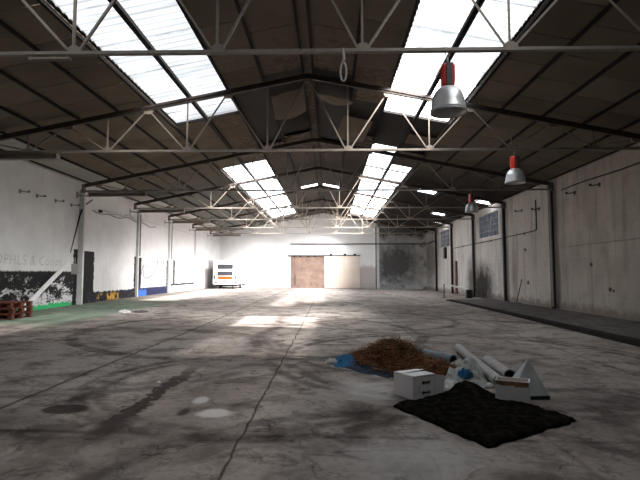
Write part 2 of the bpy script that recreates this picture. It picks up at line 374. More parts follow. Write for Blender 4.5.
# ------------------------------------------------------------------ mesh helpers
def fl(v): return isinstance(v, (int, float))
class B:
    def __init__(s): s.v = []; s.f = []
    def add(s, vs, fs):
        o = len(s.v); s.v += [tuple(v) for v in vs]; s.f += [tuple(i + o for i in f) for f in fs]; return s
    def box(s, c, d, rot=None, taper=1.0):
        hx, hy, hz = d[0] / 2, d[1] / 2, d[2] / 2
        vs = []
        for z, k in ((-hz, taper), (hz, 1.0)):
            vs += [Vector((-hx * k, -hy * k, z)), Vector((hx * k, -hy * k, z)), Vector((hx * k, hy * k, z)), Vector((-hx * k, hy * k, z))]
        if rot is not None:
            R = rot if isinstance(rot, Matrix) else Euler(rot).to_matrix(); vs = [R @ v for v in vs]
        c = Vector(c)
        return s.add([v + c for v in vs], [(3, 2, 1, 0), (4, 5, 6, 7), (0, 1, 5, 4), (1, 2, 6, 5), (2, 3, 7, 6), (3, 0, 4, 7)])
    def bar(s, p, q, w, h, up=(0, 1, 0)):
        p, q = Vector(p), Vector(q); d = (q - p).normalized(); u = Vector(up)
        a = d.cross(u).normalized(); b = a.cross(d).normalized()
        R = Matrix((a, d, b)).transposed()
        return s.box((p + q) / 2, (w, (q - p).length, h), R)
    def angle(s, p, q, w, t, up=(0, 1, 0)):        # an L-section
        p, q = Vector(p), Vector(q); d = (q - p).normalized(); u = Vector(up)
        a = d.cross(u).normalized(); b = a.cross(d).normalized()
        s.bar(p + b * (w / 2), q + b * (w / 2), t, w, up)
        return s.bar(p + a * (w / 2 - t / 2), q + a * (w / 2 - t / 2), w, t, up)
    def tube(s, pts, r, n=8, cap=True):
        pts = [Vector(p) for p in pts]; rs = r if isinstance(r, (list, tuple)) else [r] * len(pts)
        o = len(s.v); u = None
        for i, p in enumerate(pts):
            d = (pts[min(i + 1, len(pts) - 1)] - pts[max(i - 1, 0)]).normalized()
            if u is None:
                u = d.orthogonal().normalized()
            else:
                u = (u - d * u.dot(d)).normalized()
            w = d.cross(u)
            for k in range(n):
                t = 2 * PI * k / n; s.v.append(tuple(p + (u * math.cos(t) + w * math.sin(t)) * rs[i]))
        for i in range(len(pts) - 1):
            for k in range(n):
                a, b = o + i * n + k, o + i * n + (k + 1) % n
                s.f.append((a, b, b + n, a + n))
        if cap:
            s.f.append(tuple(o + k for k in reversed(range(n)))); e = o + (len(pts) - 1) * n
            s.f.append(tuple(e + k for k in range(n)))
        return s
    def lathe(s, prof, c=(0, 0, 0), n=24):
        o = len(s.v); c = Vector(c)
        for r, z in prof:
            for k in range(n):
                t = 2 * PI * k / n; s.v.append((c.x + r * math.cos(t), c.y + r * math.sin(t), c.z + z))
        for i in range(len(prof) - 1):
            for k in range(n):
                a, b = o + i * n + k, o + i * n + (k + 1) % n
                s.f.append((a, b, b + n, a + n))
        return s
    def prism(s, poly, axis, a, b):
        def P(u, v, w): return {'x': (w, u, v), 'y': (u, w, v), 'z': (u, v, w)}[axis]
        n = len(poly); o = len(s.v)
        s.v += [P(u, v, a) for u, v in poly] + [P(u, v, b) for u, v in poly]
        s.f += [tuple(o + i for i in range(n)), tuple(o + n + i for i in reversed(range(n)))]
        s.f += [(o + i, o + n + i, o + n + (i + 1) % n, o + (i + 1) % n) for i in range(n)]
        return s
    def grid(s, nu, nv, fn):
        o = len(s.v)
        for i in range(nu + 1):
            for j in range(nv + 1): s.v.append(tuple(fn(i / nu, j / nv)))
        for i in range(nu):
            for j in range(nv):
                a = o + i * (nv + 1) + j; s.f.append((a, a + nv + 1, a + nv + 2, a + 1))
        return s

def obj(name, b, mat, parent=None, smooth=False, bevel=0, solid=0, loc=None):
    me = bpy.data.meshes.new(name); me.from_pydata(b.v, [], b.f)
    bm = bmesh.new(); bm.from_mesh(me); bmesh.ops.recalc_face_normals(bm, faces=bm.faces); bm.to_mesh(me); bm.free()
    if smooth:
        for p in me.polygons: p.use_smooth = True
    o = bpy.data.objects.new(name, me); C.objects.link(o)
    if mat: me.materials.append(MT[mat] if isinstance(mat, str) else mat)
    if bevel:
        k = o.modifiers.new('bevel', 'BEVEL'); k.width = bevel; k.segments = 2; k.limit_method = 'ANGLE'
    if solid:
        k = o.modifiers.new('solid', 'SOLIDIFY'); k.thickness = solid; k.offset = 0
    if parent: o.parent = parent
    if loc: o.location = loc
    return o
def tag(o, label=None, cat=None, group=None, kind=None):
    if label: o['label'] = label
    if cat: o['category'] = cat
    if group: o['group'] = group
    if kind: o['kind'] = kind
    return o
def thing(name, loc, label, cat, group=None, rz=0.0, rot=None):
    o = bpy.data.objects.new(name, None); C.objects.link(o); o.empty_display_size = .2
    o.location = loc; o.rotation_euler = rot or (0, 0, rz)
    return tag(o, label, cat, group)
def struct(name, b, mat, parent=None, **k):
    o = obj(name, b, mat, parent, **k)
    if not parent: o['kind'] = 'structure'
    return o
def dup(root, loc, label, rz=0.0):
    r = root.copy(); C.objects.link(r); r.location = loc; r.rotation_euler = (0, 0, rz); r['label'] = label
    for ch in list(root.children):
        c = ch.copy(); C.objects.link(c); c.parent = r
        for g in list(ch.children):
            d = g.copy(); C.objects.link(d); d.parent = c
    return r
ORD = ['first', 'second', 'third', 'fourth', 'fifth', 'sixth', 'seventh', 'eighth', 'ninth', 'tenth']

# ------------------------------------------------------------------ the shell
b = B()
def ffloor(u, v):
    x, y = XL - .3 + (XR - XL + .6) * u, YB - .3 + (YF - YB + .6) * v; return (x, y, fz(x, y))
b.grid(24, 60, ffloor)
fo = struct('floor', b, 'floor'); k = fo.modifiers.new('solid', 'SOLIDIFY'); k.thickness = .25; k.offset = -1
# raised strip along the right wall, its kerb bending in at the far end
poly = [(6.95, YB), (XR, YB), (XR, 28.6), (7.4, 28.6), (6.68, 28.0), (6.82, 24.0), (6.95, 19.0)]
b = B().prism(poly, 'z', -.12, .15)
struct('trim_1', b, 'platform', bevel=.02)

EW = 8.2
def side_wall(x0, x1): return B().box(((x0 + x1) / 2, (YB + YF) / 2, 2.75), (abs(x1 - x0), YF - YB + .6, 6.1))
wl = struct('wall_left', side_wall(XL - .25, XL), 'wl')
# right wall with two window openings
b = B()
WIN = [(27.75, 31.3), (39.0, 42.35)]
z0, z1 = 3.9, 5.3
ys = [YB - .3] + [v for w in WIN for v in w] + [YF + .3]
for i in range(len(ys) - 1):
    ya, yb = ys[i], ys[i + 1]
    if i % 2 == 0: b.box((XR + .125, (ya + yb) / 2, 2.75), (.25, yb - ya, 6.1))
    else:
        b.box((XR + .125, (ya + yb) / 2, (-.3 + z0) / 2), (.25, yb - ya, z0 + .3)); b.box((XR + .125, (ya + yb) / 2, (5.8 + z1) / 2), (.25, yb - ya, 5.8 - z1))
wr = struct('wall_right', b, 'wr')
gable = [(XL - .25, -.3), (XR + .25, -.3), (XR + .25, zc(XR) + .1), (XC, zc(XC) + .12), (XL - .25, zc(XL) + .1)]
struct('wall_far', B().prism(gable, 'y', YF, YF + .25), 'wf')
struct('wall_rear', B().prism(gable, 'y', YB - .25, YB), 'wr')
for n, (ya, yb) in enumerate(WIN):
    w = struct('window_%d' % (n + 11), B().box((XR + .14, (ya + yb) / 2, (z0 + z1) / 2), (.03, yb - ya, z1 - z0)), 'glass')
    fr = B(); t = .05
    for k in range(8):
        y = ya + (yb - ya) * k / 7; fr.box((XR + .10, y, (z0 + z1) / 2), (.06, t if k in (0, 7) else .04, z1 - z0))
    for k in range(5):
        z = z0 + (z1 - z0) * k / 4; fr.box((XR + .10, (ya + yb) / 2, z), (.05, yb - ya, .05 if k in (0, 4) else .03))
    obj('window_bars', fr, 'grey', w)

# ceiling, roof sheet and rooflights
DS = [0.15, 1.35, 2.52, 3.62, 4.78, 5.85, 7.05, 8.25, 9.30, 10.50]
NEAR, FAR = (2.5, 16.5), (23.5, 45.0)
small = {('R', 5): [(28.0, 29.4)], ('R', 8): [(28.0, 29.4), (39.4, 40.8)], ('R', 7): [(35.3, 36.8)], ('R', 0): [(32.3, 33.5)], ('L', 0): [(32.3, 33.5)]}
ceil = B(); roof = B()
def X(side, d): return XC + (d if side == 'R' else -d)
def slab(bld, side, d0, d1, ya, yb, lift, th, gap):
    a, c = X(side, d0 + gap), X(side, d1 - gap)
    ya += gap; yb -= gap
    vs = []
    for dz in (lift, lift + th):
        for x, y in ((a, ya), (c, ya), (c, yb), (a, yb)): vs.append((x, y, zc(x) + dz))
    bld.add(vs, [(3, 2, 1, 0), (4, 5, 6, 7), (0, 1, 5, 4), (1, 2, 6, 5), (2, 3, 7, 6), (3, 0, 4, 7)])
gone = {('R', 0, 15.0), ('R', 0, 17.6), ('R', 1, 16.2), ('R', 1, 18.8), ('L', 0, 15.0), ('L', 0, 18.8), ('L', 1, 16.2)}
def is_gone(side, i, ya, yb):
    ym = (ya + yb) / 2
    if side == 'R' and i < 4 and 15.0 < ym < (21.6 if i < 2 else 20.8) and (i, int(ym * 3) % 5) not in ((1, 0), (3, 2)): return True
    if side == 'L' and i < 2 and 15.0 < ym < 20.6 and int(ym * 7 + i) % 3: return True
    for s_, i_, y_ in gone:
        if s_ == side and i_ == i and ya <= y_ < yb: return True
    return False
for side in 'LR':
    for i in range(len(DS) - 1):
        d0, d1 = DS[i], DS[i + 1]
        holes = list(small.get((side, i), []))
        if i in (2, 3): holes = [NEAR, FAR if side == 'L' else (21.0 if i == 2 else 23.6, 45.0)]
        cuts = [YB]; L = 1.28; y = YB + L * (.5 if i % 2 else 1.0)
        while y < YF - .3: cuts.append(y); y += L
        cuts.append(YF)
        for h in holes: cuts = [c for c in cuts if not (h[0] - .35 < c < h[1] + .35)] + [h[0], h[1]]
        cuts = sorted(cuts)
        for ya, yb in zip(cuts[:-1], cuts[1:]):
            if any(h[0] - .01 <= ya and yb <= h[1] + .01 for h in holes): continue
            slab(roof, side, d0, d1, ya, yb, .13, .02, -.002)
            if not is_gone(side, i, ya, yb): slab(ceil, side, d0, d1, ya, yb, 0, .02, .012)
slab(ceil, 'R', -.15, .15, YB, YF, .02, .02, 0); slab(roof, 'R', -.15, .15, YB, YF, .13, .02, 0)
for side in 'LR': slab(roof, side, 10.5, 10.95, YB, YF, .10, .03, 0)
struct('ceiling', ceil, 'ceil'); struct('roof', roof, 'roof')

def corr_sheet(side, d0, d1, ya, yb, lift=.10, amp=.018, per=.24):
    n = max(4, int((yb - ya) / per * 6))
    def fn(u, v):
        x = X(side, d0 + (d1 - d0) * u); y = ya + (yb - ya) * v
        return (x, y, zc(x) + lift + amp * math.sin(2 * PI * y / per))
    return B().grid(1, n, fn)
wn = 1
CLEAR = {('L', 'far'): [(25.0, 27.9), (31.5, 45.0)], ('R', 'near'): [(13.3, 16.5)], ('R', 'far'): [(33.5, 45.0)]}
for side in 'LR':
    for key, (ya, yb) in (('near', NEAR), ('far', FAR if side == 'L' else (21.0, 45.0))):
        w = bpy.data.objects.new('window_%d' % wn, None); C.objects.link(w); w['kind'] = 'structure'; wn += 1
        for i in (2, 3):
            a0 = 23.6 if (side == 'R' and key == 'far' and i == 3) else ya
            cl = CLEAR.get((side, key), []); y = a0; segs = []
            if key == 'near': segs.append((y, 8.4, 'boostpane')); y = 8.4  # stretch out of view, extended back and boosted for light
            for c0, c1 in cl:
                if c0 > y + .01: segs.append((y, c0, 'pane' if key == 'near' else 'farpane'))
                segs.append((c0, c1, 'clear')); y = c1
            if y < yb - .01: segs.append((y, yb, 'dirtypane' if key == 'near' and side == 'L' else 'pane' if key == 'near' else 'farpane'))
            for s0, s1, mt in segs: obj('pane', corr_sheet(side, DS[i], DS[i + 1], s0, s1), mt, w, smooth=True)
        for de, sgn in ((DS[2], 1), (DS[4], -1)):   # ribbed edge of the roof sheet lapping the opening
            obj('edge_flashing', corr_sheet(side, de - .08 * sgn, de + .03 * sgn, ya, yb, .05, .028), 'purlin', w)
        nb = max(2, round((yb - ya) / 4.2))
        if key == 'far':
            for k in range(nb + 1):
                y = ya + (yb - ya) * k / nb
                if side == 'R' and y < 23.4: continue
                bb = B().bar((X(side, DS[2]), y, zc(X(side, DS[2])) + .03), (X(side, DS[4]), y, zc(X(side, DS[4])) + .03), .05, .06, (0, 0, 1))
                obj('glazing_bar', bb, 'purlin', w)
        else:
            bb = B().bar((X(side, DS[2]), yb, zc(X(side, DS[2])) + .03), (X(side, DS[4]), yb, zc(X(side, DS[4])) + .03), .07, .08, (0, 0, 1))
            obj('glazing_bar', bb, 'purlin', w)
for (side, i), hs in small.items():
    for ya, yb in hs:
        struct('window_%d' % wn, corr_sheet(side, DS[i], DS[i + 1], ya, yb), 'lit', smooth=True); wn += 1

# purlins
for side, word in (('L', 'left'), ('R', 'right')):
    for i, d in enumerate(DS):
        x = X(side, d + {2: -.05, 4: .05}.get(i, 0) if d < 10 else 10.25)
        wd = .10 if i == 3 else (.04 if i in (0,) else .05)
        bb = B()
        h = .10 if i == 3 else .05
        bb.box((0, 0, 0), (wd, YF - YB - .04, h)); 
        if d < 10: bb.box((0, 0, -h / 2 - .006), (wd + .03, YF - YB - .04, .012))
        o = obj('purlin', bb, 'purlin', loc=(x, (YF + YB) / 2, zc(x) - h / 2 - .012))
        where = 'beside the ridge' if i == 0 else ('along the top of the side wall' if i == 9 else ('through the middle of the rooflights' if i == 3 else '%s down from the ridge' % ORD[i]))
        tag(o, 'long black steel purlin on the %s roof slope, %s' % (word, where), 'purlin', 'purlins along the roof')

# ------------------------------------------------------------------ trusses
TY = [7.65, 14.0, 20.85, 26.5, 32.2, 37.9, 43.5]
ZB = 5.30
def zr(d): return 7.545 - .197 * abs(d)      # rafter axis
def make_truss():
    r = thing('roof_truss', (XC, TY[0], ZB), '', 'roof truss', 'steel roof trusses spanning the hall')
    H = 10.33
    for s in (-1, 1):
        bb = B(); p, q = (0, 0, zr(0) - ZB), (s * H, 0, zr(H) - ZB)
        bb.bar(p, q, .014, .15, (0, 1, 0))
        for e in (-.068, .068):
            bb.bar((0, 0, p[2] + e), (s * H, 0, q[2] + e), .016, .10, (0, 1, 0)) if False else bb.bar((0, 0, p[2] + e), (s * H, 0, q[2] + e), .10, .016, (0, 0, 1))
        bb.bar(p, q, .09, .13, (0, 0, 1))
        obj('rafter', bb, 'rafter', r)
    bb = B(); bb.box((0, 0, -.030), (2 * H, .09, .012)); bb.box((0, -.014, 0), (2 * H, .012, .06)); bb.box((0, .014, 0), (2 * H, .012, .06))
    obj('bottom_chord', bb, 'chord', r)
    bn = [s * v for s in (-1, 1) for v in (1.2, 3.6, 6.0, 8.4)]
    for d in bn:
        obj('vertical', B().angle((d, .0, .05), (d, .0, zr(d) - ZB - .05), .04, .01), 'web', r)
        for e in (-1, 1):
            t = d + 1.2 * e
            obj('diagonal', B().angle((d + .09 * e, .018 * e, .06), (t - .04 * e, .018 * e, zr(t) - ZB - .07), .038, .010), 'web', r)
        g = B().prism([(d - .13, -.02), (d + .13, -.02), (d + .12, .07), (d + .05, .13), (d - .05, .13), (d - .12, .07)], 'y', -.008, .008)
        obj('gusset_plate', g, 'web', r)
    for t in [0] + [s * v for s in (-1, 1) for v in (2.4, 4.8, 7.2, 9.6)]:
        z = zr(t) - ZB
        obj('gusset_plate', B().prism([(t - .16, z - .06), (t + .16, z - .06), (t + .10, z - .18), (t - .10, z - .18)], 'y', -.03, .03), 'web', r)
    for s in (-1, 1):
        obj('end_plate', B().box((s * (H - .07), 0, (zr(H) - ZB) / 2), (.14, .12, zr(H) - ZB + .14)), 'console', r)
    return r
tr = make_truss()
TL = ['steel roof truss nearest the camera, crossing the near rooflights', 'second steel roof truss from the camera, at the end of the near rooflights',
      'third steel roof truss from the camera, on the nearest visible black column', 'fourth steel roof truss from the camera, across the start of the far rooflights',
      'fifth steel roof truss from the camera, across the far rooflights', 'sixth steel roof truss from the camera, across the far rooflights', 'farthest steel roof truss, just in front of the far wall']
tr['label'] = TL[0]
for y, lb in zip(TY[1:], TL[1:]): dup(tr, (XC, y, ZB), lb)

# brown consoles under the left truss ends
def make_console():
    r = thing('console_beam', (-9.4, TY[1], 5.14), '', 'beam', 'brown consoles under the left truss ends')
    bb = B(); bb.box((0, 0, .0), (2.5, .012, .15)); bb.box((0, 0, .078), (2.5, .2, .018)); bb.box((0, 0, -.078), (2.5, .2, .018))
    obj('beam', bb, 'console', r)
    obj('end_plate', B().box((-1.26, 0, 0), (.02, .24, .22)), 'grey', r); obj('end_plate', B().box((1.26, 0, 0), (.02, .2, .17)), 'console', r)
    obj('bracket', B().bar((-1.2, 0, -.09), (-1.75, 0, -.03), .05, .05).box((-1.82, 0, -.02), (.05, .16, .3)), 'grey', r)
    return r
co = make_console()
for k, y in enumerate(TY[1:]):
    lb = 'brown steel beam stub bolted under the left end of the %s truss from the camera' % ORD[k + 1]
    if k == 0: co['label'] = lb
    else: dup(co, (-9.4, y, 5.14), lb)
o = obj('tube_clamp', B().tube([(-.35, 0, 0), (.35, 0, 0)], .035, 10).box((-.3, 0, .05), (.03, .06, .1)).box((.3, 0, .05), (.03, .06, .1)), 'console', loc=(-4.65, 7.65, 5.20))
tag(o, 'short grey tube clamped under the left part of the nearest truss', 'tube')

# right-hand columns
def column(y, lb, k):
    base = .15 if y < 28 else fz(XR - .15, y)
    r = thing('steel_column', (XR - .14, y, base), lb, 'column', 'black steel columns along the right wall')
    h = zr(10.3) - base - .12
    bb = B(); bb.box((.065, 0, h / 2), (.016, .16, h)); bb.box((-.065, 0, h / 2), (.016, .16, h)); bb.box((0, 0, h / 2), (.13, .012, h))
    obj('shaft', bb, 'column', r)
    obj('base_plate', B().box((-.02, 0, .0125), (.28, .34, .025)), 'column', r)
    obj('cap_plate', B().box((0, 0, h + .02), (.24, .26, .03)), 'column', r)
    if k == 0:
        p = obj('conduit', B().tube([(-.09, -.14, .1), (-.09, -.14, h - .15)], .045, 10), 'grey', r); p['label'] = 'grey conduit on the near side of the column'
CL = ['black steel column on the right wall nearest the camera, carrying the third truss', 'second black steel column along the right wall, near side of the barred window',
      'third black steel column along the right wall, beyond the barred window', 'fourth black steel column along the right wall, beside the rusty post', 'farthest black steel column along the right wall, near the far corner']
for k, y in enumerate(TY[2:]): column(y, CL[k], k)
# ribs along the left wall
for n, y in enumerate((21.15, 27.55, 33.0, 39.4)):
    dep = .22 if n == 0 else .13
    bb = B().box((XL + dep / 2, y, 2.75), (dep, .13, 5.3 if n == 0 else 5.2))
    struct('trim_%d' % (n + 2), bb, 'white_rib')
# far wall pilaster and gable pipes
struct('trim_6', B().box((4.78, YF - .08, 3.2), (.34, .16, 6.3)), 'white_rib')
o = obj('pipe', B().tube([(-4.0, YF - .06, 4.62), (4.5, YF - .06, 4.62), (4.6, YF - .22, 4.62), (5.0, YF - .22, 4.62), (5.1, YF - .06, 4.62), (9.55, YF - .06, 4.62), (9.62, YF - .2, 4.62), (9.62, 44.0, 4.62)], .05, 8), 'cable', smooth=True)
tag(o, 'long dark pipe running high across the far wall', 'pipe')
o = obj('pipe', B().tube([(4.62, YF - .2, .12), (4.62, YF - .2, 6.4)], .05, 8), 'darkgrey', smooth=True)
tag(o, 'dark vertical pipe beside the pale pilaster on the far wall', 'pipe')
o = obj('conduit', B().tube([(XR - .03, 37.5, 3.62), (XR - .03, 31.2, 3.62), (XR - .03, 27.0, 3.63), (XR - .03, 22.9, 3.66), (XR - .03, 22.65, 3.68), (XR - .03, 22.6, 3.78), (XR - .03, 22.6, 5.1)], .025, 8), 'cable', smooth=True)
tag(o, 'black conduit along the right wall turning up beside the nearest column', 'conduit')
bb = B()
for y in (24.0, 29.0, 35.0): bb.box((XR - .035, y, 3.62), (.05, .05, .10))
obj('wall_clip', bb, 'cable', o)
o = obj('cable', B().tube([(XR - .05, y, 5.12 + .03 * math.sin(y * 1.1)) for y in [v * 1.0 for v in range(2, 21)]], .025, 6), 'cable', smooth=True)
tag(o, 'black cable strung along the top of the right wall', 'cable')
# small wall brackets
def bracket(x, y, z, s, lb, grp, mat):
    r = thing('wall_bracket', (x, y, z), lb, 'bracket', grp)
    obj('arm', B().bar((0, 0, 0), (s * .36, 0, -.05), .035, .03, (0, 0, 1)), mat, r)
    obj('foot_plate', B().box((s * .01, 0, -.01), (.02, .12, .14)), mat, r)
    obj('insulator', B().lathe([(0, .0), (.035, .0), (.045, .03), (.03, .06), (.0, .07)], (s * .33, 0, -.035), 10), mat, r)
for k, y in enumerate((17.3, 19.05, 22.3, 24.3)):
    z = (4.85, 4.85, 4.65, 4.82)[k]
    bracket(XR, y, z, -1, 'small black bracket high on the right wall, %s' % (['nearest the camera', 'just before the nearest column', 'just past the nearest column', 'just before the second column'][k]), 'brackets high on the right wall', 'cable')
for k, y in enumerate((16.95, 17.95, 19.2, 20.4)):
    bracket(XL, y, 4.62, 1, 'small pale bracket high on the left wall, %s' % (['nearest the left edge of the photo', 'second from the left edge', 'third from the left edge', 'next to the dark leaning pole'][k]), 'brackets high on the left wall', 'greycable')

# ------------------------------------------------------------------ lamps
def make_lamp():
    r = thing('pendant_lamp', (1.92, 7.65, 4.25), '', 'lamp', 'factory pendant lamps under the trusses')
    hk = B().tube([(0, 0, .80), (0, 0, .92)], .018, 8)
    hk.tube([(.0, .0, .92), (.035, 0, .95), (.035, 0, 1.0), (0, 0, 1.03), (-.035, 0, 1.0), (-.035, 0, .96)], .010, 6)
    obj('hook', hk, 'grey', r, smooth=True)
    hs = B().box((0, 0, .60), (.20, .20, .37))
    obj('housing', hs, 'red', r, bevel=.025)
    p = obj('heat_sink', B().box((0, -.112, .60), (.09, .03, .35)).box((0, .112, .60), (.09, .03, .35)).box((0, 0, .79), (.15, .15, .03)), 'darkgrey', r)
    p['label'] = 'dark grey ribbed plate on the red housing'
    prof = [(.0, .425), (.10, .42), (.155, .395), (.21, .335), (.245, .255), (.266, .16), (.275, .07), (.285, .05), (.285, .0), (.27, .0), (.258, .10), (.235, .22), (.19, .32), (.13, .375), (.0, .39)]
    obj('reflector', B().lathe(prof, n=36), 'alu', r, smooth=True)
    obj('rim', B().lathe([(.278, -.012), (.292, -.008), (.292, .012), (.278, .012), (.27, 0), (.278, -.012)], n=36), 'alu_in', r, smooth=True)
    obj('bulb', B().lathe([(0, .08), (.04, .09), (.065, .14), (.065, .2), (.035, .29), (.03, .37)], n=16), 'white', r, smooth=True)
    return r
lp = make_lamp(); lp['label'] = 'large aluminium dome lamp with red housing hanging from the nearest truss'
lp.location = (1.92, 7.65, 4.25)
dup(lp, (5.42, 14.0, 4.29), 'aluminium dome lamp with red housing hanging under the second truss, middle-sized of the three lamps', .5)
dup(lp, (6.16, 20.85, 4.31), 'small distant dome lamp with red housing, under the third truss', .2)

# strap hook on the nearest truss
r = thing('hanging_strap', (.22, 7.65, 5.24), 'grey strap with a loop hanging from the middle of the nearest truss', 'strap')
obj('band', B().tube([(0, -.07, 0), (0, -.07, .06), (0, .07, .06), (0, .07, 0), (0, -.07, 0)], .014, 6), 'strap', r)
lpts = [(.03 * math.sin(t) * 1.6, -.075, -.33 + .16 * math.cos(t)) for t in [2 * PI * k / 16 for k in range(17)]]
obj('loop', B().tube([(0, -.07, 0), (.01, -.075, -.10), (-.01, -.075, -.17)], .022, 8).tube(lpts, .016, 6, cap=False), 'strap', r, smooth=True)

# torn ceiling boards hanging near the ridge
def board(x, y, z, rot, sx, sy, lb):
    def fn(u, v):
        e = .10 * mnoise.noise(Vector((u * 3 + x, v * 3, 2)))
        sag = .16 * math.sin(u * PI) * (v - .2)
        return ((u - .5) * sx + (e if v > .9 else 0), (v - .5) * sy + (e if u > .9 else 0), -sag + .03 * mnoise.noise(Vector((u * 4, v * 4, y))))
    o = obj('hanging_board', B().grid(10, 10, fn), 'ceil', solid=.02, loc=(x, y, z)); o.rotation_euler = rot
    tag(o, lb, 'ceiling board', 'torn ceiling boards below the ridge')
board(.15, 15.2, 7.28, (.30, .22, .1), 1.15, 1.2, 'brown ceiling board sagging right of the ridge, just beyond the second truss')
board(.9, 17.7, 7.06, (-.35, .15, .2), 1.1, 1.2, 'torn ceiling board hanging right of the ridge, behind the nearest sagging board')
board(-1.35, 15.6, 7.27, (-.32, -.30, .1), 1.1, 1.2, 'torn ceiling board hanging left of the ridge, just beyond the second truss')
board(-1.3, 18.9, 7.2, (.4, -.25, -.2), 1.1, 1.2, 'torn ceiling board hanging left of the ridge, short of the third truss')
board(1.3, 19.0, 7.05, (.35, .35, -.2), 1.2, 1.2, 'torn ceiling board hanging right of the ridge, close to the third truss')

# ------------------------------------------------------------------ left wall items
def pt_on_left(px, z=0): return XL
# lettering and scrawl on the wall: parts of the wall
def text_mesh(body, size):
    cu = bpy.data.curves.new('t', 'FONT'); cu.body = body; cu.size = size; cu.align_x = 'LEFT'; cu.offset = -.004; cu.space_character = 1.15; cu.shear = .1
    to = bpy.data.objects.new('t', cu); C.objects.link(to); bpy.context.view_layer.update()
    me = bpy.data.meshes.new_from_object(to.evaluated_get(bpy.context.evaluated_depsgraph_get()))
    bpy.data.objects.remove(to); bpy.data.curves.remove(cu); return me
me = text_mesh('OPHLS & Copos', .52); me.materials.append(MT['letter'])
o = bpy.data.objects.new('lettering', me); C.objects.link(o); o.parent = wl
o.matrix_local = Matrix.Translation((XL + .004, 15.75, 1.97)) @ Matrix(((0, 0, 1, 0), (1, 0, 0, 0), (0, 1, 0, 0), (0, 0, 0, 1)))
o['label'] = 'faint grey painted lettering above the black band'
def ribbon(bld, pts, w):
    for (y0_, z0_), (y1_, z1_) in zip(pts[:-1], pts[1:]):
        bld.bar((XL + .004, y0_, z0_), (XL + .004, y1_, z1_), w, .006, (1, 0, 0))
sc = B()
ribbon(sc, [(28.3, 1.55), (28.6, 2.1), (28.75, 2.0), (28.6, 1.6), (28.9, 1.35), (29.8, 1.45), (30.4, 1.75), (30.8, 2.25), (31.0, 2.5), (30.9, 2.1), (31.15, 1.9)], .07)
ribbon(sc, [(31.9, 1.9), (32.0, 2.3), (32.2, 2.6), (32.1, 2.2), (32.35, 1.95), (32.25, 2.5)], .06)
ribbon(sc, [(28.3, 1.5), (28.5, 2.15), (29.3, 2.05), (29.5, 1.95)], .04)
o = obj('graffiti', sc, 'scrawl', wl); o['label'] = 'dark scrawled graffiti'
# leaning plank
r = obj('plank', B().bar((-10.93, 16.9, fz(-10.9, 17) + .08), (-11.13, 20.2, 2.10), .19, .045, (1, 0, 0)), 'white', bevel=.006)
tag(r, 'long white plank leaning against the black painted left wall', 'plank')
r = thing('leaning_pole', (-11.1, 20.4, 2.2), 'thin dark pole with a hooked tip high on the left wall', 'pole')
obj('shaft', B().tube([(.0, -.1, .35), (.0, .55, 2.0), (.02, .8, 2.45)], [.018, .035, .05], 8), 'cable', r)
obj('tip', B().tube([(.02, .8, 2.45), (.1, 1.05, 2.66), (.14, 1.35, 2.84)], .03, 8), 'darkgrey', r)
r = thing('switch_box', (XL + .07, 20.75, 1.62), 'grey metal switch box on the left wall behind the plank top', 'box')
obj('box_body', B().box((0, 0, .22), (.14, .34, .44)), 'grey', r, bevel=.01); obj('lid', B().box((.075, 0, .22), (.012, .30, .40)), 'greycable', r)
obj('pipe', B().tube([(0, 0, .44), (0, 0, .72)], .025, 8), 'greycable', r)
# sagging cable along the wall beyond the first rib
pts = []
for k in range(40):
    t = k / 39; y = 22.2 + 8.2 * t; pts.append((XL + .05, y, 4.62 - .10 * math.sin(t * 9) * .6 - .05 * math.sin(t * 23)))
o = obj('cable', B().tube(pts, .022, 6), 'greycable', smooth=True)
tag(o, 'grey cable sagging along the upper left wall beyond the first rib', 'cable')
bb = B().tube([(p[0], p[1], p[2] + .13 + .05 * math.sin(i * .9)) for i, p in enumerate(pts[4:30])], .012, 6)
o2 = obj('loose_wire', bb, 'greycable', o, smooth=True)
bb = B().box((XL + .075, 22.9, 4.66), (.12, .16, .13)); obj('junction_box', bb, 'cable', o)
for k, y in enumerate((27.75, 33.35)):
    o = obj('downpipe', B().tube([(XL + .12, y, 2.65), (XL + .12, y, 5.1)], .035, 8), 'greycable', smooth=True)
    tag(o, 'thin grey downpipe on the %s white rib of the left wall' % ORD[k + 1], 'pipe')
# grey door in the far left corner
d = struct('door_1', B().box((XL + .05, 45.2, fz(XL, 45) + 1.2), (.10, 2.3, 2.4)), 'door_grey')
obj('door_frame', B().box((XL + .06, 44.0, fz(XL, 45) + 1.25), (.12, .1, 2.5)).box((XL + .06, 46.4, fz(XL, 45) + 1.25), (.12, .1, 2.5)).box((XL + .06, 45.2, fz(XL, 45) + 2.5), (.12, 2.5, .1)), 'grey', d)
# pallets
def make_pallet():
    r = thing('pallet', (-10.45, 15.3, fz(-10.4, 15.3)), '', 'pallet', 'red wooden pallets stacked by the left wall')
    for k in range(6): obj('deck_board', B().box((0, -.5 + .2 * k, .158), (1.2, .14, .024)), 'pallet', r)
    for yy in (-.46, 0, .46):
        obj('bearer', B().box((0, yy, .13), (1.2, .1, .03)), 'pallet', r)
        for xx in (-.53, 0, .53): obj('block', B().box((xx, yy, .068), (.14, .12, .095)), 'pallet', r)
        obj('skid', B().box((0, yy, .011), (1.2, .1, .022)), 'pallet', r)
    return r
pa = make_pallet(); pa['label'] = 'red-brown wooden pallet at the bottom of the stack by the left wall'
dup(pa, (-10.42, 15.27, fz(-10.4, 15.3) + .172), 'red-brown wooden pallet in the middle of the stack by the left wall', .03)
dup(pa, (-10.47, 15.31, fz(-10.4, 15.3) + .344), 'red-brown wooden pallet on top of the stack by the left wall', -.03)
